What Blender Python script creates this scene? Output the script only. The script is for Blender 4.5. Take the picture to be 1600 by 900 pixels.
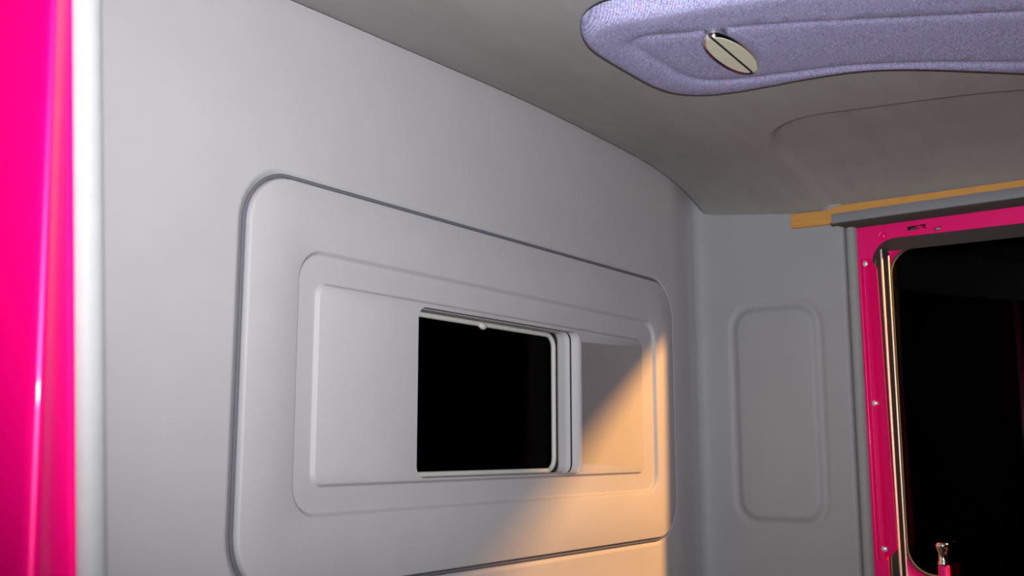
import bpy, bmesh, math
from mathutils import Vector, Matrix
from mathutils.geometry import delaunay_2d_cdt

for o in list(bpy.data.objects):
    bpy.data.objects.remove(o)
scene = bpy.context.scene
COL = scene.collection

# ------------------------------------------------------------------ camera
cam_d = bpy.data.cameras.new('camera')
cam_d.sensor_width = 36.0
cam_d.lens = 36.0
cam_d.clip_start = 0.02
cam_d.dof.use_dof = True
cam_d.dof.focus_distance = 1.9
cam_d.dof.aperture_fstop = 5.6
cam = bpy.data.objects.new('camera', cam_d)
COL.objects.link(cam)
cam.location = (0.0, -1.1, 0.8)
cam.rotation_euler = (math.radians(98.8807), 0.0, math.radians(35.3798 - 90.0))
scene.camera = cam

# ------------------------------------------------------------------ world, light, exposure
world = bpy.data.worlds.new('night')
scene.world = world
world.use_nodes = True
world.node_tree.nodes['Background'].inputs[0].default_value = (0, 0, 0, 1)
world.node_tree.nodes['Background'].inputs[1].default_value = 0.0


def add_light(name, kind, loc, power, color, size, target=None):
    d = bpy.data.lights.new(name, kind)
    d.energy = power
    d.color = color
    if kind == 'AREA':
        d.shape = 'SQUARE'
        d.size = size
    else:
        d.shadow_soft_size = size
    o = bpy.data.objects.new(name, d)
    COL.objects.link(o)
    o.location = loc
    if target is not None:
        o.rotation_euler = (Vector(target) - Vector(loc)).to_track_quat('-Z', 'Y').to_euler()
    return o


fl_ = add_light('camera_flash', 'SPOT', (0.03, -1.125, 0.855), 142.0, (0.98, 0.975, 1.0), 0.012, (1.80, 0.0, 1.78))
fl_.data.spot_size = math.radians(105)
fl_.data.spot_blend = 1.0
add_light('fill_light', 'AREA', (-2.3, -3.6, 2.4), 10.0, (0.93, 0.97, 1.0), 1.6, (1.5, 0.0, 0.9))  # added soft fill behind the camera, evens out the flash falloff
add_light('work_lamp', 'POINT', (3.00, -1.60, 1.65), 420.0, (1.0, 0.45, 0.115), 0.05)

scene.view_settings.view_transform = 'Standard'
scene.view_settings.look = 'None'
scene.view_settings.gamma = 1.0
scene.view_settings.exposure = 0.0
scene.view_settings.use_curve_mapping = False


# ------------------------------------------------------------------ materials
def new_mat(name):
    m = bpy.data.materials.new(name)
    m.use_nodes = True
    nt = m.node_tree
    return m, nt, nt.nodes['Principled BSDF']


def coords(nt, scale=(1, 1, 1), rot=(0, 0, 0)):
    tc = nt.nodes.new('ShaderNodeNewGeometry')
    mp = nt.nodes.new('ShaderNodeMapping')
    mp.inputs['Scale'].default_value = scale
    mp.inputs['Rotation'].default_value = rot
    nt.links.new(tc.outputs['Position'], mp.inputs['Vector'])
    return mp.outputs[0]


def noise(nt, vec, scale, detail=3.0, rough=0.5):
    n = nt.nodes.new('ShaderNodeTexNoise')
    n.inputs['Scale'].default_value = scale
    n.inputs['Detail'].default_value = detail
    n.inputs['Roughness'].default_value = rough
    nt.links.new(vec, n.inputs['Vector'])
    return n.outputs[0]


def ramp(nt, fac, c0, c1, p0=0.3, p1=0.7):
    r = nt.nodes.new('ShaderNodeValToRGB')
    r.color_ramp.elements[0].position = p0
    r.color_ramp.elements[1].position = p1
    r.color_ramp.elements[0].color = (*c0, 1)
    r.color_ramp.elements[1].color = (*c1, 1)
    nt.links.new(fac, r.inputs[0])
    return r.outputs[0]


def bump(nt, bsdf, fac, strength, dist=0.002, prev=None):
    b = nt.nodes.new('ShaderNodeBump')
    b.inputs['Strength'].default_value = strength
    b.inputs['Distance'].default_value = dist
    nt.links.new(fac, b.inputs['Height'])
    if prev is not None:
        nt.links.new(prev, b.inputs['Normal'])
    nt.links.new(b.outputs[0], bsdf.inputs['Normal'])
    return b.outputs[0]


def vinyl(name, col, rough=0.55, var=0.03, grain=0.10):
    m, nt, b = new_mat(name)
    v = coords(nt)
    n = noise(nt, v, 7.0, 4.0, 0.6)
    lo = tuple(c * (1 - var) for c in col)
    hi = tuple(c * (1 + var) for c in col)
    nt.links.new(ramp(nt, n, lo, hi), b.inputs['Base Color'])
    b.inputs['Roughness'].default_value = rough
    b.inputs['Specular IOR Level'].default_value = 0.3
    n3 = noise(nt, v, 9.0, 2.0)
    p = bump(nt, b, n3, 0.05, 0.01)
    n2 = noise(nt, v, 650.0, 2.0)
    bump(nt, b, n2, grain, 0.001, p)
    return m


M = {}
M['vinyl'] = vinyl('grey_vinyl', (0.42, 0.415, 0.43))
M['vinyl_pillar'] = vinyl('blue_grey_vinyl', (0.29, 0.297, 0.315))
M['vinyl_header'] = vinyl('slate_vinyl', (0.195, 0.202, 0.215))
M['headliner'] = vinyl('warm_grey_headliner', (0.33, 0.315, 0.30), 0.75, 0.08, 0.2)
nt = M['headliner'].node_tree
hb = nt.nodes['Principled BSDF']
hn = noise(nt, coords(nt, (1.2, 6.0, 3.0), (0, 0, math.radians(24))), 4.0, 4.0, 0.6)
nt.links.new(ramp(nt, hn, (0.285, 0.277, 0.270), (0.320, 0.312, 0.306), 0.3, 0.75), hb.inputs['Base Color'])
M['carpet'] = vinyl('dark_carpet', (0.08, 0.08, 0.085), 0.95, 0.15, 0.6)


def rubber(name, col, rough=0.6):
    m, nt, b = new_mat(name)
    n = noise(nt, coords(nt), 60.0)
    nt.links.new(ramp(nt, n, tuple(c * 0.97 for c in col), tuple(c * 1.03 for c in col)), b.inputs['Base Color'])
    b.inputs['Roughness'].default_value = rough
    b.inputs['Specular IOR Level'].default_value = 0.25
    return m


M['seal'] = rubber('grey_rubber', (0.27, 0.28, 0.28))
M['black'] = rubber('black_rubber', (0.018, 0.018, 0.018), 0.8)
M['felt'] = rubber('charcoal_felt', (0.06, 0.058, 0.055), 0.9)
M['seam_shade'] = rubber('dark_grey_seam_shade', (0.125, 0.125, 0.15), 0.8)  # dark tone painted in for seam shadow
M['bead'] = rubber('pale_grey_rubber', (0.52, 0.52, 0.48), 0.5)
M['lens'] = rubber('cream_lens', (0.62, 0.60, 0.47), 0.35)


def paint(name, col, metallic=0.35, rough=0.32):
    m, nt, b = new_mat(name)
    v = coords(nt)
    n = noise(nt, v, 900.0, 1.0)
    nt.links.new(ramp(nt, n, tuple(c * 0.85 for c in col), tuple(min(1, c * 1.12) for c in col), 0.35, 0.7), b.inputs['Base Color'])
    b.inputs['Metallic'].default_value = metallic
    b.inputs['Roughness'].default_value = rough
    b.inputs['Specular IOR Level'].default_value = 0.3
    b.inputs['Coat Weight'].default_value = 0.22
    b.inputs['Coat Roughness'].default_value = 0.06
    return m


M['pink'] = paint('hot_pink_paint', (0.86, 0.0, 0.165), 0.2, 0.4)

m, nt, b = new_mat('chrome')
n = noise(nt, coords(nt), 40.0)
nt.links.new(ramp(nt, n, (0.80, 0.80, 0.80), (0.92, 0.91, 0.88)), b.inputs['Base Color'])
b.inputs['Metallic'].default_value = 1.0
b.inputs['Roughness'].default_value = 0.12
M['chrome'] = m

m, nt, b = new_mat('steel_screw')
n = noise(nt, coords(nt), 300.0)
nt.links.new(ramp(nt, n, (0.6, 0.6, 0.58), (0.9, 0.9, 0.88)), b.inputs['Base Color'])
b.inputs['Metallic'].default_value = 0.5
b.inputs['Roughness'].default_value = 0.35
M['steel'] = m

m, nt, b = new_mat('ochre_plywood')
v = coords(nt, (8, 2.5, 30))
n = noise(nt, v, 9.0, 5.0, 0.65)
nt.links.new(ramp(nt, n, (0.47, 0.225, 0.045), (0.58, 0.285, 0.06)), b.inputs['Base Color'])
b.inputs['Roughness'].default_value = 0.7
bump(nt, b, n, 0.08, 0.002)
M['wood'] = m

m, nt, b = new_mat('blue_violet_denim')
v = coords(nt, (1, 1, 0), (0, 0, math.radians(38)))
w = nt.nodes.new('ShaderNodeTexWave')
w.inputs['Scale'].default_value = 95.0
w.inputs['Distortion'].default_value = 2.5
w.inputs['Detail'].default_value = 2.0
w.inputs['Detail Scale'].default_value = 2.0
nt.links.new(v, w.inputs['Vector'])
n = noise(nt, coords(nt), 480.0, 3.0, 0.8)
mx = nt.nodes.new('ShaderNodeMath')
mx.operation = 'MULTIPLY_ADD'
nt.links.new(w.outputs[1], mx.inputs[0])
mx.inputs[1].default_value = 0.12
nt.links.new(n, mx.inputs[2])
r = nt.nodes.new('ShaderNodeValToRGB')
e = r.color_ramp.elements
e[0].position = 0.42; e[0].color = (0.16, 0.135, 0.26, 1)
e[1].position = 0.80; e[1].color = (0.74, 0.79, 0.95, 1)
x = r.color_ramp.elements.new(0.60); x.color = (0.42, 0.415, 0.58, 1)
nt.links.new(mx.outputs[0], r.inputs[0])
n4 = noise(nt, coords(nt), 380.0, 1.0, 0.5)
tint = ramp(nt, n4, (1.0, 0.78, 1.0), (0.80, 1.0, 1.0), 0.38, 0.62)
mc = nt.nodes.new('ShaderNodeMix')
mc.data_type = 'RGBA'
mc.blend_type = 'MULTIPLY'
mc.inputs[0].default_value = 1.0
nt.links.new(r.outputs[0], mc.inputs[6])
nt.links.new(tint, mc.inputs[7])
nt.links.new(mc.outputs[2], b.inputs['Base Color'])
b.inputs['Roughness'].default_value = 0.85
b.inputs['Specular IOR Level'].default_value = 0.15
bump(nt, b, mx.outputs[0], 0.15, 0.001)
M['denim'] = m

# clear pane: passes light, reflects faintly
m = bpy.data.materials.new('clear_glass')
m.use_nodes = True
nt = m.node_tree
nt.nodes.clear()
out = nt.nodes.new('ShaderNodeOutputMaterial')
mix = nt.nodes.new('ShaderNodeMixShader')
tr = nt.nodes.new('ShaderNodeBsdfTransparent')
tr.inputs[0].default_value = (0.96, 0.97, 0.96, 1)
gl = nt.nodes.new('ShaderNodeBsdfGlossy')
gl.inputs['Roughness'].default_value = 0.0
mix.inputs[0].default_value = 0.004
nt.links.new(tr.outputs[0], mix.inputs[1])
nt.links.new(gl.outputs[0], mix.inputs[2])
nt.links.new(mix.outputs[0], out.inputs[0])
M['glass'] = m


# ------------------------------------------------------------------ helpers
def mesh_obj(name, verts, faces, mat, parent=None, smooth=True, angle=40):
    me = bpy.data.meshes.new(name)
    me.from_pydata([tuple(v) for v in verts], [], faces)
    bm = bmesh.new()
    bm.from_mesh(me)
    bmesh.ops.remove_doubles(bm, verts=bm.verts, dist=1e-6)
    bmesh.ops.recalc_face_normals(bm, faces=bm.faces)
    bm.to_mesh(me)
    bm.free()
    me.materials.append(M[mat])
    if smooth:
        me.polygons.foreach_set('use_smooth', [True] * len(me.polygons))
        me.set_sharp_from_angle(angle=math.radians(angle))
    o = bpy.data.objects.new(name, me)
    COL.objects.link(o)
    if parent is not None:
        o.parent = parent
    return o


def empty(name, loc=(0, 0, 0)):
    o = bpy.data.objects.new(name, None)
    o.empty_display_size = 0.05
    COL.objects.link(o)
    return o


def tag(o, label, cat, kind=None):
    o['label'] = label
    o['category'] = cat
    if kind:
        o['kind'] = kind
    return o


def rrect(u0, v0, u1, v1, r, d=0.0, n=9, m=6):
    """rounded rectangle inset by d; r = one radius or four (u1v1, u0v1, u0v0, u1v0)"""
    rs = (r,) * 4 if not isinstance(r, tuple) else r
    u0 += d; v0 += d; u1 -= d; v1 -= d
    cs = [(u1, v1, -1, -1, 0), (u0, v1, 1, -1, 90), (u0, v0, 1, 1, 180), (u1, v0, -1, 1, 270)]
    pts = []
    arcs = []
    for (cu, cv, su, sv, a0), rr in zip(cs, rs):
        rr = max(rr - d, 0.003)
        arc = []
        for i in range(n + 1):
            a = math.radians(a0 + 90.0 * i / n)
            arc.append((cu + su * rr + rr * math.cos(a), cv + sv * rr + rr * math.sin(a)))
        arcs.append(arc)
    for k in range(4):
        pts += arcs[k]
        a, c = arcs[k][-1], arcs[(k + 1) % 4][0]
        for i in range(1, m):
            t = i / m
            pts.append((a[0] + (c[0] - a[0]) * t, a[1] + (c[1] - a[1]) * t))
    return pts


def loft(rings, closed=True, cap=False):
    """rings: list of lists of 3d points of equal length -> verts, faces"""
    n = len(rings[0])
    V = [p for r in rings for p in r]
    Fc = []
    for k in range(len(rings) - 1):
        for i in range(n if closed else n - 1):
            j = (i + 1) % n
            Fc.append((k * n + i, k * n + j, (k + 1) * n + j, (k + 1) * n + i))
    if cap:
        Fc.append(tuple(range((len(rings) - 1) * n, len(rings) * n)))
    return V, Fc


def step_profile(d0, w, h0, h1, k=6):
    """smooth s-shaped step from height h0 to h1 over inset d0..d0+w"""
    out = []
    for i in range(k + 1):
        t = i / k
        out.append((d0 + w * t, h0 + (h1 - h0) * (0.5 - 0.5 * math.cos(math.pi * t))))
    return out


def inside(p, poly):
    x, y = p
    c = False
    j = len(poly) - 1
    for i in range(len(poly)):
        xi, yi = poly[i]; xj, yj = poly[j]
        if (yi > y) != (yj > y) and x < (xj - xi) * (y - yi) / (yj - yi) + xi:
            c = not c
        j = i
    return c


def pdist(p, poly):
    best = 1e9
    x, y = p
    n = len(poly)
    for i in range(n):
        ax, ay = poly[i]; bx, by = poly[(i + 1) % n]
        dx, dy = bx - ax, by - ay
        L = dx * dx + dy * dy
        t = 0 if L == 0 else max(0, min(1, ((x - ax) * dx + (y - ay) * dy) / L))
        q = (x - ax - t * dx) ** 2 + (y - ay - t * dy) ** 2
        if q < best:
            best = q
    return math.sqrt(best)


def smooth_poly(pts, it=3):
    for _ in range(it):
        q = []
        n = len(pts)
        for i in range(n):
            a, c = pts[i], pts[(i + 1) % n]
            q.append((a[0] * .75 + c[0] * .25, a[1] * .75 + c[1] * .25))
            q.append((a[0] * .25 + c[0] * .75, a[1] * .25 + c[1] * .75))
        pts = q
    return pts


def inset(poly, d):
    n = len(poly)
    area = sum(poly[i][0] * poly[(i + 1) % n][1] - poly[(i + 1) % n][0] * poly[i][1] for i in range(n))
    s = 1 if area > 0 else -1
    out = []
    for i in range(n):
        ax, ay = poly[i - 1]; bx, by = poly[(i + 1) % n]
        tx, ty = bx - ax, by - ay
        L = math.hypot(tx, ty) or 1
        out.append((poly[i][0] - s * ty / L * d, poly[i][1] + s * tx / L * d))
    return out


def sheet(name, outer, holes, loops, spacing, fn, mat, parent=None, smooth=True, angle=40):
    """triangulated sheet: outline minus holes, with extra loops as mesh edges; fn((u, v)) -> 3d point"""
    P = []; E = []
    for lp in [outer] + holes + loops:
        s = len(P)
        P += [Vector(q) for q in lp]
        E += [(s + i, s + (i + 1) % len(lp)) for i in range(len(lp))]
    us = [p[0] for p in outer]; vs = [p[1] for p in outer]
    if spacing:
        allv = list(P)
        cell = {}
        for q in allv:
            cell.setdefault((int(q.x // spacing), int(q.y // spacing)), []).append(q)
        u = min(us) + spacing * .5
        while u < max(us):
            v = min(vs) + spacing * .5
            while v < max(vs):
                if inside((u, v), outer) and not any(inside((u, v), h) for h in holes):
                    ci, cj = int(u // spacing), int(v // spacing)
                    near = any((q.x - u) ** 2 + (q.y - v) ** 2 < (spacing * .45) ** 2
                               for a in (-1, 0, 1) for c in (-1, 0, 1) for q in cell.get((ci + a, cj + c), ()))
                    if not near:
                        P.append(Vector((u, v)))
                v += spacing
            u += spacing
    r = delaunay_2d_cdt(P, E, [], 0, 1e-7)
    V, Fs = r[0], r[2]
    keep = []
    for f in Fs:
        c = (sum(V[i].x for i in f) / 3, sum(V[i].y for i in f) / 3)
        if inside(c, outer) and not any(inside(c, h) for h in holes):
            keep.append(tuple(f))
    used = sorted({i for f in keep for i in f})
    idx = {k: i for i, k in enumerate(used)}
    return mesh_obj(name, [fn((V[k].x, V[k].y)) for k in used], [tuple(idx[i] for i in f) for f in keep], mat, parent, smooth, angle)


def solidify(o, t, offset=-1):
    md = o.modifiers.new('thickness', 'SOLIDIFY')
    md.thickness = t
    md.offset = offset
    return o


def box(name, lo, hi, mat, parent=None, bevel=0.002, seg=2):
    bm = bmesh.new()
    bmesh.ops.create_cube(bm, size=1.0)
    for v in bm.verts:
        v.co = Vector([lo[i] + (hi[i] - lo[i]) * (v.co[i] + .5) for i in range(3)])
    if bevel:
        bmesh.ops.bevel(bm, geom=bm.edges[:], offset=bevel, segments=seg, affect='EDGES', profile=0.5)
    me = bpy.data.meshes.new(name)
    bm.to_mesh(me); bm.free()
    me.materials.append(M[mat])
    me.polygons.foreach_set('use_smooth', [True] * len(me.polygons))
    me.set_sharp_from_angle(angle=math.radians(50))
    o = bpy.data.objects.new(name, me)
    COL.objects.link(o)
    if parent is not None:
        o.parent = parent
    return o


def tube(name, path, rad, mat, parent=None, closed=False, seg=10, ref=(0, 0, 1), flat=1.0):
    rings = []
    n = len(path)
    for i in range(n):
        a = Vector(path[(i - 1) % n] if closed or i > 0 else path[0])
        c = Vector(path[(i + 1) % n] if closed or i < n - 1 else path[-1])
        t = (c - a).normalized()
        s = t.cross(Vector(ref))
        if s.length < 1e-4:
            s = t.cross(Vector((1, 0, 0)))
        s.normalize()
        w = s.cross(t)
        r_ = rad[i] if isinstance(rad, (list, tuple)) else rad
        rings.append([Vector(path[i]) + (s * math.cos(2 * math.pi * k / seg) + w * math.sin(2 * math.pi * k / seg) * flat) * r_ for k in range(seg)])
    if closed:
        rings.append(rings[0])
    V, Fc = loft(rings)
    if not closed:
        Fc.append(tuple(range(seg)))
        Fc.append(tuple(range((n - 1) * seg, n * seg)))
    return mesh_obj(name, V, Fc, mat, parent, True, 60)


def lathe(name, prof, origin, axis, mat, parent=None, seg=20):
    """prof: list of (radius, distance along axis)"""
    ax = Vector(axis).normalized()
    s = ax.orthogonal().normalized()
    w = ax.cross(s)
    rings = [[Vector(origin) + ax * h + (s * math.cos(2 * math.pi * k / seg) + w * math.sin(2 * math.pi * k / seg)) * rr for k in range(seg)] for rr, h in prof]
    V, Fc = loft(rings)
    Fc.append(tuple(range(seg)))
    Fc.append(tuple(range((len(prof) - 1) * seg, len(prof) * seg)))
    return mesh_obj(name, V, Fc, mat, parent, True, 45)


def extrude_profile(name, prof, z0, z1, mat, parent=None, shear=None, closed=False, angle=40):
    """prof in xy swept from z0 to z1; shear(i, z) -> dx"""
    rings = []
    for z in (z0, (z0 + z1) / 2, z1):
        rings.append([(p[0] + (shear(i, z) if shear else 0), p[1], z) for i, p in enumerate(prof)])
    V, Fc = loft(rings, closed)
    return mesh_obj(name, V, Fc, mat, parent, True, angle)


# ------------------------------------------------------------------ ceiling shape
CX = [.20, .43, .96, 1.185, 1.55, 1.78, 2.07, 2.2, 2.26, 2.32, 2.36, 2.38, 2.42]
CZ = [1.40, 1.425, 1.449, 1.456, 1.466, 1.4655, 1.458, 1.444, 1.4325, 1.4165, 1.402, 1.392, 1.371]


def crown(x):
    if x <= CX[0]:
        return CZ[0]
    for i in range(len(CX) - 1):
        if x <= CX[i + 1]:
            h = CX[i + 1] - CX[i]
            t = (x - CX[i]) / h

            def sl(k):
                if k == 0 or k == len(CX) - 1:
                    k2 = min(max(k, 1), len(CX) - 1)
                    return (CZ[k2] - CZ[k2 - 1]) / (CX[k2] - CX[k2 - 1])
                return (CZ[k + 1] - CZ[k - 1]) / (CX[k + 1] - CX[k - 1])
            m0, m1 = sl(i) * h, sl(i + 1) * h
            return ((2 * t ** 3 - 3 * t ** 2 + 1) * CZ[i] + (t ** 3 - 2 * t ** 2 + t) * m0
                    + (-2 * t ** 3 + 3 * t ** 2) * CZ[i + 1] + (t ** 3 - t ** 2) * m1)
    return CZ[-1]


def ceil_z(x, y):
    d = max(0.0, -y)
    s = -.12 * d if d < .22 else (-.0264 - .0072 * (1 - math.exp(-(d - .22) / .06)))
    z = crown(x) + s
    if y > -.022:
        z += .016 * ((y + .022) / .022) ** 2
    return z


# ------------------------------------------------------------------ floor
fl = box('floor', (0.40, -1.70, -0.04), (2.44, 0.03, 0.0), 'carpet', None, 0.004)
tag(fl, 'dark carpeted cab floor under the grey rear wall', 'floor', 'structure')

# ------------------------------------------------------------------ rear wall with moulded panels
wall = empty('wall_back')
tag(wall, 'grey vinyl rear cab wall with moulded panels around the window', 'wall', 'structure')
OU = (0.915, 0.600, 2.200, 1.186)
OR_ = (.085, .075, .085, .085)
MI = (1.007, 0.700, 2.112, 1.090)
IN = (1.048, 0.743, 2.052, 1.043)
HO = (1.277, 0.752, 1.757, 1.031)


def wl(p, h):
    return (p[0], -h, p[1])


# flat upholstery
top = [(x, crown(x) + .02) for x in [2.22 - i * (2.22 - .40) / 30 for i in range(31)]]
outer = [(.40, .46), (2.22, .46)] + top
gr = .016
hole = rrect(OU[0] - gr, OU[1] - gr, OU[2] + gr, OU[3] + gr, tuple(r_ + gr for r_ in OR_))
sheet('upholstery', outer, [hole], [], .06, lambda p: wl(p, 0), 'vinyl', wall)
sheet('bounce_cut_panel', [(.40, 0.0), (2.22, 0.0), (2.22, .46), (.40, .46)], [], [], .1, lambda p: wl(p, .002), 'carpet', wall)  # unseen dark lower wall, added to cut warm bounce onto the pillar
# moulded edge of the upholstery sinking into the seam, with the padded panel beyond it
rings = []
for d, h in step_profile(0, .016, 0.0, -.0075, 8):
    rings.append([wl(p, h) for p in rrect(OU[0] - gr, OU[1] - gr, OU[2] + gr, OU[3] + gr, tuple(r_ + gr for r_ in OR_), d)])
V, Fc = loft(rings)
mesh_obj('seam_edge', V, Fc, 'vinyl', wall)
OH, MH, IH = .008, 0.000, .0055
rings = [[wl(p, -.0075) for p in rrect(*OU, OR_, 0)]]
for t in range(1, 8):
    a = math.pi / 2 * t / 7
    rings.append([wl(p, -.0075 + (OH + .0075) * math.sin(a)) for p in rrect(*OU, OR_, .0045 * (1 - math.cos(a)))])
MR = .048
for d, h in step_profile(0, .009, OH, MH, 6):
    rings.append([wl(p, h) for p in rrect(*MI, MR, d)])
V, Fc = loft(rings)
mesh_obj('padded_surround', V, Fc, 'vinyl', wall)
rings = [[wl(p, MH) for p in rrect(*MI, MR, .009)], [wl(p, MH) for p in rrect(*IN, .022, -.001)]]
V, Fc = loft(rings)
mesh_obj('recessed_border', V, Fc, 'vinyl', wall)
rings = [[wl(p, MH - .0005) for p in rrect(*IN, .022, -.001)]]
for d, h in step_profile(0, .006, MH - .0005, IH, 6):
    rings.append([wl(p, h) for p in rrect(*IN, .022, d)])
# lip that stands proud only on the closing side of the opening
HL = (HO[0] - .003, HO[1] - .0015, HO[2] + .030, HO[3] + .0015)
rings.append([wl(p, IH) for p in rrect(*HL, .024, 0)])
for t in range(1, 9):
    s = t / 8

    def lipring(s):
        q = (HL[0] + (HO[0] - HL[0]) * s, HL[1] + (HO[1] - HL[1]) * s, HL[2] + (HO[2] - HL[2]) * s, HL[3] + (HO[3] - HL[3]) * s)
        return rrect(*q, .024 + (.018 - .024) * s)
    base = lipring(s)
    bulge = math.sin(math.pi * min(1, s * 1.0)) * .008
    drop = .006 * max(0, (s - .6) / .4) ** 2
    rings.append([wl(p, IH + (bulge if p[0] > 1.6 else bulge * max(0, (p[0] - 1.4) / .2) if p[0] > 1.4 else 0) * (1 if p[0] > 1.74 else .25) - drop) for p in base])
V, Fc = loft(rings)
mesh_obj('inner_panel', V, Fc, 'vinyl', wall)
# rounded rear corner running into the door pillar
prof = [(2.2185, 0.0), (2.235, .0004), (2.25, .0015), (2.28, .0045), (2.31, .0085), (2.335, .0112), (2.350, .0110)]
extrude_profile('wall_return', prof, 0.0, 1.46, 'vinyl', wall)
prof = [(2.350, .0110), (2.358, .0090), (2.366, .0035), (2.372, -.005), (2.3765, -.018), (2.3795, -.040), (2.38, -.066)]
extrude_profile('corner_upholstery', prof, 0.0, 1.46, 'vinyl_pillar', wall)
tube('seam_shade_cord', [wl(p, -.0015) for p in rrect(*OU, OR_, -.0032)], .0030, 'seam_shade', wall, True, 8, (0, 1, 0))  # dark cord stands in for the shadow in the panel seam

# ------------------------------------------------------------------ rear window
win = empty('window_1')
tag(win, 'small rear cab window opening with padded grey reveal', 'window', 'structure')
rv = [rrect(*HO, .018, 0), rrect(*HO, .018, 0), rrect(*HO, .018, .001)]
rings = [[wl(p, h) for p in rrect(*HO, .018, d)] for d, h in ((0, -.0042), (0.000, -.020), (0.000, -.030), (.0, -.0345))]
V, Fc = loft(rings)
solidify(mesh_obj('reveal', V, Fc, 'vinyl', win), .004, 1)
rings = [[wl(p, h) for p in rrect(*HO, .018, d)] for d, h in ((.0, -.0345), (-.0015, -.0355), (-.0015, -.040), (-.0015, -.052))]
V, Fc = loft(rings)
mesh_obj('gap_strip', V, Fc, 'black', win)
rings = [[wl(p, h) for p in rrect(*HO, .018, d)] for d, h in ((.0, -.001), (-.0015, -.0025), (-.0015, -.003), (.0, -.0042))]
V, Fc = loft(rings)
mesh_obj('gap_strip', V, Fc, 'black', win)
bead = rrect(HO[0] + .0035, HO[1] + .0035, HO[2] - .0035, HO[3] - .0035, .026)
tube('seal_bead', [wl(p, -.0415) for p in bead], .0050, 'bead', win, True, 10, (0, 1, 0))
sj = tube('seal_joint', [(1.498 + i * .004, .0405 - .002 * math.sin(i * .8), HO[3] - .0045 - .003 * math.sin(math.pi * i / 7)) for i in range(8)],
          [.003, .005, .0062, .0066, .0066, .0062, .005, .003], 'bead', win, False, 10)
pane = rrect(HO[0] + .002, HO[1] + .002, HO[2] - .002, HO[3] - .002, .02)
V, Fc = loft([[wl(p, -.0475) for p in pane], [wl(p, -.0515) for p in pane]])
n_ = len(pane)
Fc.append(tuple(range(n_))); Fc.append(tuple(range(n_, 2 * n_)))
mesh_obj('pane', V, Fc, 'glass', win, False)
# body panel behind the upholstery
body_out = [(.40, 0.0), (2.42, 0.0), (2.42, 1.44), (.40, 1.44)]
sheet('body_panel', body_out, [rrect(HO[0] - .03, HO[1] - .03, HO[2] + .03, HO[3] + .03, .03)], [], 0, lambda p: wl(p, -.063), 'pink', win, False)

# ------------------------------------------------------------------ right door pillar
pw = empty('wall_right')
tag(pw, 'blue grey vinyl pillar beside the pink door with raised pad', 'wall', 'structure')
PX = 2.38
PD = (-.300, .622, -.078, 1.146)


def sd(p, h):
    return (PX - h, p[0], p[1])


ph = rrect(PD[0] - .014, PD[1] - .014, PD[2] + .012, PD[3] + .014, .072)
outer = [(-.360, 0.0), (-.064, 0.0), (-.064, 1.42), (-.360, 1.42)]
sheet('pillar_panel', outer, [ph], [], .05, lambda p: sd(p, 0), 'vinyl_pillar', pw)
rings = []
for d, h in step_profile(0, .014, 0, -.004, 5):
    rings.append([sd(p, h) for p in rrect(PD[0] - .014, PD[1] - .014, PD[2] + .012, PD[3] + .014, .072, d)])
for d, h in step_profile(.0145, .022, -.004, .005, 8):
    rings.append([sd(p, h) for p in rrect(PD[0] - .014, PD[1] - .014, PD[2] + .012, PD[3] + .014, .072, d)])
V, Fc = loft(rings, True, True)
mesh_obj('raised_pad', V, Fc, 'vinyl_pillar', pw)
# rolled front edge of the pillar panel
prof = [(PX, -.359)] + [(PX + .009 * (1 - math.cos(math.pi / 2 * i / 6)), -.359 - .009 * math.sin(math.pi / 2 * i / 6)) for i in range(1, 7)] + [(PX + .035, -.368)]
extrude_profile('rolled_edge', prof, 0.0, 1.40, 'vinyl_pillar', pw)

# door seals
s1 = tube('trim_2', [(2.402, -.380, z) for z in (0.02, .4, .8, 1.2, 1.322)], .0135, 'seal', None, False, 16, (1, 0, 0))
tag(s1, 'dark grey rubber bulb seal along the far pink door', 'door seal', 'structure')

# ------------------------------------------------------------------ ceiling with recess
ceil = empty('ceiling')
tag(ceil, 'warm grey headliner with a shallow moulded recess over the far door', 'ceiling', 'structure')
RO = smooth_poly([(1.985, -.90), (1.945, -.833), (1.915, -.733), (1.897, -.625), (1.874, -.50), (1.874, -.44), (1.915, -.378), (1.985, -.343), (2.07, -.325),
                  (2.22, -.318), (2.34, -.320), (2.390, -.325), (2.3935, -.40), (2.3935, -.80), (2.3935, -1.30), (2.37, -1.40), (2.20, -1.40), (2.06, -1.30), (2.03, -1.10)], 3)


RO_D = [(q[0] + .12 * max(0.0, min(1.0, (q[0] - 2.30) / .06)), q[1]) for q in RO]      # step runs out under the batten


def recess_h(p):
    if not inside(p, RO):
        return 0.0
    t = min(1.0, pdist(p, RO_D) / .026)
    return .013 * (0.5 - 0.5 * math.cos(math.pi * t))


outer = [(.38, -1.70), (2.395, -1.70)] + [(2.395, -1.70 + i * .0425) for i in range(1, 41)] + [(2.39, .004), (.38, .004)]
outer = [(.38, -1.70), (2.395, -1.70), (2.395, -.9), (2.395, -.3), (2.395, 0.002), (1.5, 0.002), (.38, .002)]
edge_loops = [[(.3801, -.004), (2.3949, -.004), (2.3949, -.010), (.3801, -.010)], [(.3801, -.016), (2.3949, -.016), (2.3949, -.022), (.3801, -.022)]]


def dense(poly, step):
    out = []
    for i in range(len(poly)):
        a, c = poly[i], poly[(i + 1) % len(poly)]
        L = math.hypot(c[0] - a[0], c[1] - a[1])
        k = max(1, int(L / step))
        out += [(a[0] + (c[0] - a[0]) * j / k, a[1] + (c[1] - a[1]) * j / k) for j in range(k)]
    return out


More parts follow.
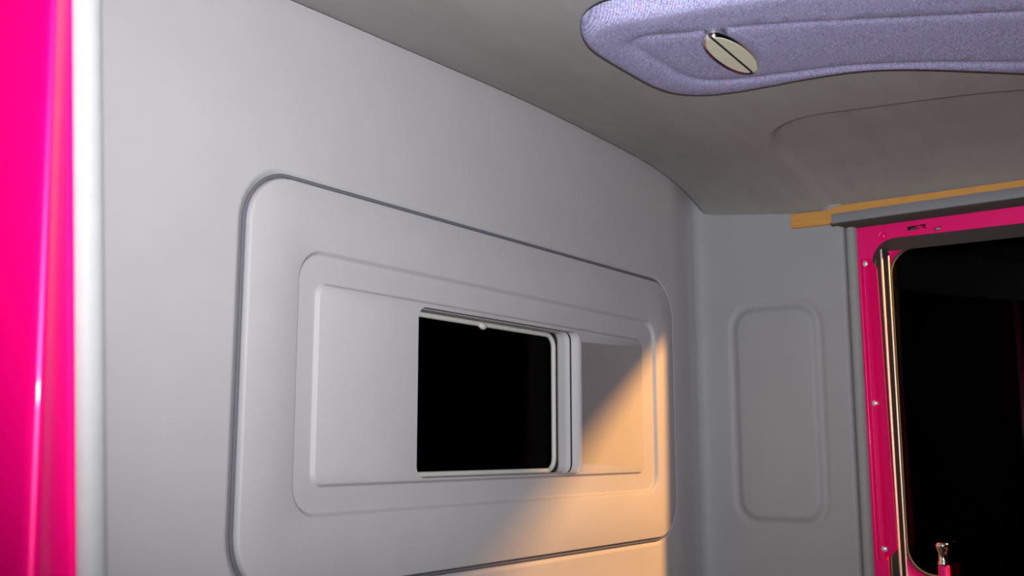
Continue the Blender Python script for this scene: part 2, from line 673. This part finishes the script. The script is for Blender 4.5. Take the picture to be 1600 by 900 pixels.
sheet('headliner', dense(outer, .025), [RO], [dense(l, .025) for l in edge_loops], .028, lambda p: (p[0], p[1], ceil_z(*p)), 'headliner', ceil)
sheet('recess', RO, [], [inset(RO, .006), inset(RO, .013), inset(RO, .020), inset(RO, .026)], .028,
      lambda p: (p[0], p[1], ceil_z(*p) + recess_h(p)), 'headliner', ceil)
rf = [(.36, -1.72), (2.44, -1.72), (2.44, .07), (.36, .07)]
solidify(sheet('roof_skin', dense(rf, .08), [], [], .08, lambda p: (p[0], p[1], crown(min(p[0], 2.36)) + .045), 'pink', ceil), .004, 1)

# ------------------------------------------------------------------ driver side pillar (near the camera)
lw = empty('wall_left')
tag(lw, 'glossy hot pink door pillar at the left edge of the picture', 'door pillar', 'structure')
ZM = .926


def lean(k):
    return lambda i, z: k[i] * (z - ZM)


pts = [(.452, -.335), (.444, -.366), (.4385, -.378), (.434, -.3835), (.4295, -.3835), (.4265, -.3825), (.404, -.4010), (.4005, -.4030), (.3980, -.4030),
       (.3958, -.4005), (.3935, -.394), (.374, -.310), (.370, -.285), (.368, -.26), (.368, .06)]
ks = [-.079, -.079, -.079, -.079, -.079, -.079, -.045, -.034, -.032, -.032, -.032, -.032, -.032, -.032, -.032]
extrude_profile('painted_jamb', pts, 0.0, 1.50, 'pink', lw, lean(ks), False, 50)
prof = [(.455, -.33), (.462, -.20), (.470, -.03), (.470, .0), (.42, .01)]
extrude_profile('inner_upholstery', prof, 0.0, 1.42, 'vinyl_pillar', lw, lambda i, z: -.06 * (z - ZM))
s0 = tube('trim_1', [(.4475 - .079 * (z - ZM), -.376, z) for z in (0.02, .4, .8, 1.0, 1.2, 1.42)], .0142, 'seal', None, False, 24, (1, 0, 0))
tag(s0, 'pale rubber bulb seal running beside the near pink pillar', 'door seal', 'structure')

# ------------------------------------------------------------------ far door
door = empty('door_1')
tag(door, 'hot pink painted steel door with large empty black window', 'door', 'structure')
DX = 2.40


def dp(x):
    return lambda p: (x, p[0], p[1])


WO = (-1.16, .47, -.4245, 1.2795)          # inner frame opening (y0, z0, y1, z1)
wo = rrect(*WO, (.055, .05, .05, .02), 0, 10, 8)
slot = [(-.548, 1.2925), (-.508, 1.2925), (-.508, 1.3015), (-.548, 1.3035)]
sq = [(-.5815, 1.2862), (-.5665, 1.2855), (-.5665, 1.2925), (-.5815, 1.2932)]
do = [(-1.45, .02), (-.388, .02), (-.388, 1.319), (-1.45, 1.319)]
fr = sheet('inner_frame', dense(do, .08), [wo, slot, sq], [], .09, dp(DX), 'pink', door, False)
md = solidify(fr, .004, 1)
# dark pockets behind the two holes
for nm, q, dpt in (('latch_slot', slot, .022), ('plug_recess', sq, .012)):
    V, Fc = loft([[(DX + .0005, p[0], p[1]) for p in inset(q, -.0006)], [(DX + dpt, p[0], p[1]) for p in q]], True, True)
    mesh_obj(nm, V, Fc, 'felt', door, False)
for k in range(2):
    c = (DX + .001, -.534 - .004 * k, 1.2985 - .004 * k)
    tube('spring_clip', [(c[0] + .004 * math.sin(a), c[1] + .0085 * math.cos(a), c[2] + .0022 * math.sin(a)) for a in [math.pi * 2 * i / 16 for i in range(16)]], .0009, 'pink', door, True, 6, (1, 0, 0))
box('rubber_plug', (DX + .001, -.5800, 1.2872), (DX + .006, -.5680, 1.2918), 'seal', door, .001)
# countersunk screw in the frame corner
sc = lathe('screw', [(.0095, .0), (.0085, .0016), (.0060, .0010), (.0055, .0022), (.003, .0030), (.0012, .0012)], (DX - .0002, -.4518, 1.2878), (-1, 0, 0), 'pink', door)
# thin pale lip along the top edge of the door
tube('top_lip', [(DX - .002, -.388, 1.3185), (DX - .002, -.8, 1.3195), (DX - .002, -1.45, 1.3205)], .0022, 'wood', door, False, 8, (1, 0, 0))
# felt run lining the opening
ro_ = rrect(WO[0] - .001, WO[1], WO[2] - .013, WO[3] - .0225, (.010, .02, .02, .02), 0, 10, 8)
rings = [[(DX + .003, p[0], p[1]) for p in rrect(*WO, (.055, .05, .05, .02), -.001, 10, 8)],
         [(DX + .018, p[0], p[1]) for p in rrect(WO[0] - .001, WO[1], WO[2] - .004, WO[3] - .009, (.046, .05, .05, .02), 0, 10, 8)],
         [(DX + .040, p[0], p[1]) for p in ro_]]
V, Fc = loft(rings)
mesh_obj('felt_run', V, Fc, 'felt', door)
# outer skin with its own rounded opening
SK = (-1.15, .520, -.4530, 1.2615)
sko = rrect(*SK, (.058, .05, .05, .060), 0, 12, 8)
so = [(-1.48, .0), (-.36, .0), (-.36, 1.345), (-1.48, 1.345)]
solidify(sheet('outer_skin', dense(so, .08), [sko], [], .09, dp(DX + .050), 'pink', door, True, 30), .004, 1)
tube('outer_rubber', [(DX + .0520, p[0], p[1]) for p in rrect(*SK, (.058, .05, .05, .060), -.0022, 12, 8)], .0040, 'felt', door, True, 6, (1, 0, 0))
V, Fc = loft([[(DX + .0535, p[0], p[1]) for p in sko], [(DX + .0575, p[0], p[1]) for p in sko]])
n_ = len(sko)
Fc.append(tuple(range(n_))); Fc.append(tuple(range(n_, 2 * n_)))
mesh_obj('pane', V, Fc, 'glass', door, False)
# chrome edged glass channel
tube('chrome_edge', [(2.418, -.4415, 1.262), (2.418, -.4432, .9), (2.418, -.4455, .44)], .0026, 'steel', door, False, 10, (1, 0, 0))
tube('chrome_edge', [(2.432, -.4530, 1.245), (2.432, -.4532, .9), (2.432, -.4535, .44)], .0020, 'steel', door, False, 10, (1, 0, 0))
box('channel_felt', (2.428, -.4530, .44), (2.440, -.4425, 1.255), 'black', door, .001)
# ridged cover strip with screws
cov = [(2.3985, -.3925), (2.3965, -.3932), (2.3955, -.3945), (2.3950, -.3962), (2.3952, -.3975), (2.3962, -.3985), (2.3950, -.3997), (2.3930, -.4012), (2.3925, -.4030), (2.3940, -.4047), (2.3958, -.4055),
       (2.3962, -.4070), (2.3905, -.4180), (2.3985, -.4205)]
cs_ = extrude_profile('cover_strip', cov, .5545, 1.2365, 'pink', door, lambda i, z: 0.0, False, 50)
me = cs_.data
for v in me.vertices:
    v.co.y += -.004 * (1.2365 - v.co.z) / .68
    v.co.z += 0.0
# angled plate beside the strip with chamfered ends
pl = [(-.4195, 1.2365), (-.4375, 1.2130), (-.4385, 1.205), (-.4500, .592), (-.4500, .5800), (-.4330, .5620), (-.4235, .5620)]


def plate(x_off):
    out = []
    for (y, z) in pl:
        base = -.4195 - .004 * (1.2365 - z) / .68
        out.append((2.3955 + (y - base) * .55 + x_off, y, z))
    return out


V, Fc = loft([plate(0), plate(.002)])
n_ = len(pl)
Fc.append(tuple(range(n_))); Fc.append(tuple(range(n_, 2 * n_)))
mesh_obj('channel_plate', V, Fc, 'pink', door, False)
for (y, z) in ((-.4115, 1.2244), (-.4158, .9009), (-.4190, .5774)):
    s_ = lathe('screw', [(.0070, -.002), (.0070, .0012), (.0058, .0030), (.0034, .0042), (.0006, .0046)], (2.3945, y, z), (-1, 0, 0), 'steel', cs_, 14)
# lock knob on the sill
kn = lathe('lock_knob', [(.0120, .0), (.0124, .002), (.0120, .0045), (.0106, .008), (.0098, .016), (.0100, .022), (.0112, .029), (.0138, .035), (.0150, .040), (.0146, .044), (.0118, .0475), (.0065, .0495), (.0006, .050)],
           (2.41, -.5385, .549), (0, 0, 1), 'chrome', door, 24)
box('knob_stem', (2.401, -.5495, .44), (2.419, -.5275, .549), 'pink', kn, .003)

# ------------------------------------------------------------------ header trim above the far door
def slab(name, sect, ys, mat, parent=None):
    """sect: list of (x, z) at first station; ys: list of (y, dz)"""
    rings = [[(x, y, z + dz) for (x, z) in sect] for (y, dz) in ys]
    V, Fc = loft(rings)
    n = len(sect)
    Fc.append(tuple(range(n)))
    Fc.append(tuple(range((len(ys) - 1) * n, len(ys) * n)))
    return mesh_obj(name, V, Fc, mat, parent, True, 35)


wd = slab('wooden_batten', [(2.372, 1.3255), (2.3710, 1.3265), (2.3710, 1.3590), (2.372, 1.3600), (2.399, 1.3600), (2.399, 1.3255)],
          [(-.2455, 0), (-.335, -.0015), (-.365, .0065), (-.55, .0070), (-.90, .009), (-1.45, .012)], 'wood')
tag(wd, 'bare ochre wooden batten running along the headliner edge over the door', 'batten')
hd = slab('header_trim', [(2.3640, 1.3255), (2.3630, 1.3275), (2.3632, 1.3460), (2.3645, 1.3480), (2.3700, 1.3482), (2.3700, 1.3240), (2.402, 1.3190), (2.402, 1.3165), (2.372, 1.3215)],
          [(-.3462, -.0015), (-.55, .001), (-.90, .005), (-1.45, .011)], 'vinyl_header')
hu = slab('header_underside_shade', [(2.3655, 1.3235), (2.3655, 1.3250), (2.402, 1.3190), (2.402, 1.3130), (2.372, 1.3195)],
          [(-.3600, -.0015), (-.55, .001), (-.90, .005), (-1.45, .011)], 'felt', hd)  # shade under the header put in as a dark slab
box('end_clip', (2.3660, -.3600, 1.3190), (2.3900, -.3430, 1.3262), 'felt', hd, .001)
tag(hd, 'grey vinyl wrapped header strip covering the wooden batten above the door window', 'header trim')

# ------------------------------------------------------------------ denim roof console
CO = smooth_poly([(1.222, -.352), (1.188, -.392), (1.180, -.43), (1.193, -.47), (1.2037, -.5225), (1.214, -.58), (1.245, -.66), (1.315, -.78), (1.395, -.90), (1.49, -1.05), (1.54, -1.16),
                  (1.62, -1.22), (1.88, -1.22), (1.945, -1.16), (1.925, -1.05), (1.865, -.95), (1.790, -.856), (1.733, -.789), (1.683, -.731), (1.640, -.672), (1.620, -.625), (1.610, -.56), (1.607, -.49), (1.601, -.43),
                  (1.582, -.378), (1.545, -.342), (1.49, -.327), (1.415, -.327), (1.33, -.329), (1.27, -.333)], 2)
CI = smooth_poly([(1.277, -.412), (1.270, -.440), (1.293, -.476), (1.336, -.596), (1.428, -.750), (1.515, -.900), (1.60, -1.05), (1.68, -1.10), (1.80, -1.08), (1.83, -1.02), (1.7285, -.866),
                  (1.641, -.742), (1.584, -.645), (1.558, -.554), (1.535, -.458), (1.505, -.415), (1.455, -.400), (1.383, -.401), (1.30, -.402)], 2)
CT = .030


def console_h(p):
    d = pdist(p, CO)
    t = min(1.0, d / .020)
    h = .004 + CT * math.sqrt(max(0.0, 1 - (1 - t) ** 2))
    g = pdist(p, CI)
    if g < .013:
        h -= .0045 * (0.5 + 0.5 * math.cos(math.pi * g / .013))
    if inside(p, CI):
        h -= .002 * min(1.0, g / .013)
    return h


con = empty('roof_console')
tag(con, 'blue violet denim covered roof console with stitched groove on the headliner', 'roof console')
con_loops = [inset(CO, d) for d in (.0015, .004, .008, .013, .020)] + [inset(CI, d) for d in (-.013, -.0065, 0, .0065, .013)]
sheet('denim_cover', CO, [], con_loops, .025, lambda p: (p[0], p[1], ceil_z(*p) - console_h(p)), 'denim', con)
V, Fc = loft([[(p[0], p[1], ceil_z(*p) - .0045) for p in CO], [(p[0], p[1], ceil_z(*p) + .006) for p in inset(CO, .003)]])
mesh_obj('backing_edge', V, Fc, 'black', con)

# ------------------------------------------------------------------ oval map lamp
lamp = empty('oval_lamp')
tag(lamp, 'oval chrome rimmed dome lamp with split cream lens in denim console', 'dome lamp')
LC = (1.387, -.521)
LA, LB = .0875, .0298
LR = math.radians(2.0)
LZ = ceil_z(*LC) - CT - .002


def oval(sx, sy, h, n=48, off=0):
    out = []
    for i in range(n):
        a = 2 * math.pi * i / n
        c, s = math.cos(a), math.sin(a)
        e = .92
        u = sx * math.copysign(abs(c) ** e, c)
        v = sy * math.copysign(abs(s) ** e, s)
        out.append((LC[0] + u * math.cos(LR) - v * math.sin(LR), LC[1] + u * math.sin(LR) + v * math.cos(LR), LZ - h))
    return out


V, Fc = loft([oval(LA + .001, LB + .001, -.003), oval(LA, LB, .006), oval(LA - .0008, LB - .0008, .012), oval(LA - .0025, LB - .0025, .0155), oval(LA - .0042, LB - .0042, .0150), oval(LA - .005, LB - .005, .005)])
mesh_obj('chrome_bezel', V, Fc, 'chrome', lamp, True, 80)
V, Fc = loft([oval(LA - .0045, LB - .0045, .003)], True, True)
mesh_obj('lamp_base', V, Fc, 'black', lamp)
for sgn in (1, -1):
    full = oval(LA - .0058, LB - .0058, .0, 96)
    half = []
    for (x, y, z) in full:
        u = (x - LC[0]) * math.cos(LR) + (y - LC[1]) * math.sin(LR)
        v = -(x - LC[0]) * math.sin(LR) + (y - LC[1]) * math.cos(LR)
        if v * sgn > .0026:
            half.append((u, v))
    half.sort(key=lambda q: math.atan2(q[1] * sgn, q[0]))
    half = [(half[0][0] + .0008, .0026 * sgn)] + half + [(half[-1][0] - .0008, .0026 * sgn)]

    def to3(q, h):
        return (LC[0] + q[0] * math.cos(LR) - q[1] * math.sin(LR), LC[1] + q[0] * math.sin(LR) + q[1] * math.cos(LR), LZ - h)
    cu = sum(q[0] for q in half) / len(half); cv = sum(q[1] for q in half) / len(half)
    V, Fc = loft([[to3(q, .003) for q in half], [to3(q, .0138) for q in half],
                  [to3((cu + (q[0] - cu) * .985, cv + (q[1] - cv) * .96), .0150) for q in half]], True, True)
    mesh_obj('lens', V, Fc, 'lens', lamp, True, 30)

V, Fc = loft([[to3(q, .004) for q in ((-LA + .007, -.0024), (LA - .007, -.0024), (LA - .007, .0024), (-LA + .007, .0024))],
              [to3(q, .0136) for q in ((-LA + .007, -.0024), (LA - .007, -.0024), (LA - .007, .0024), (-LA + .007, .0024))]], True, True)
mesh_obj('divider', V, Fc, 'black', lamp, False)
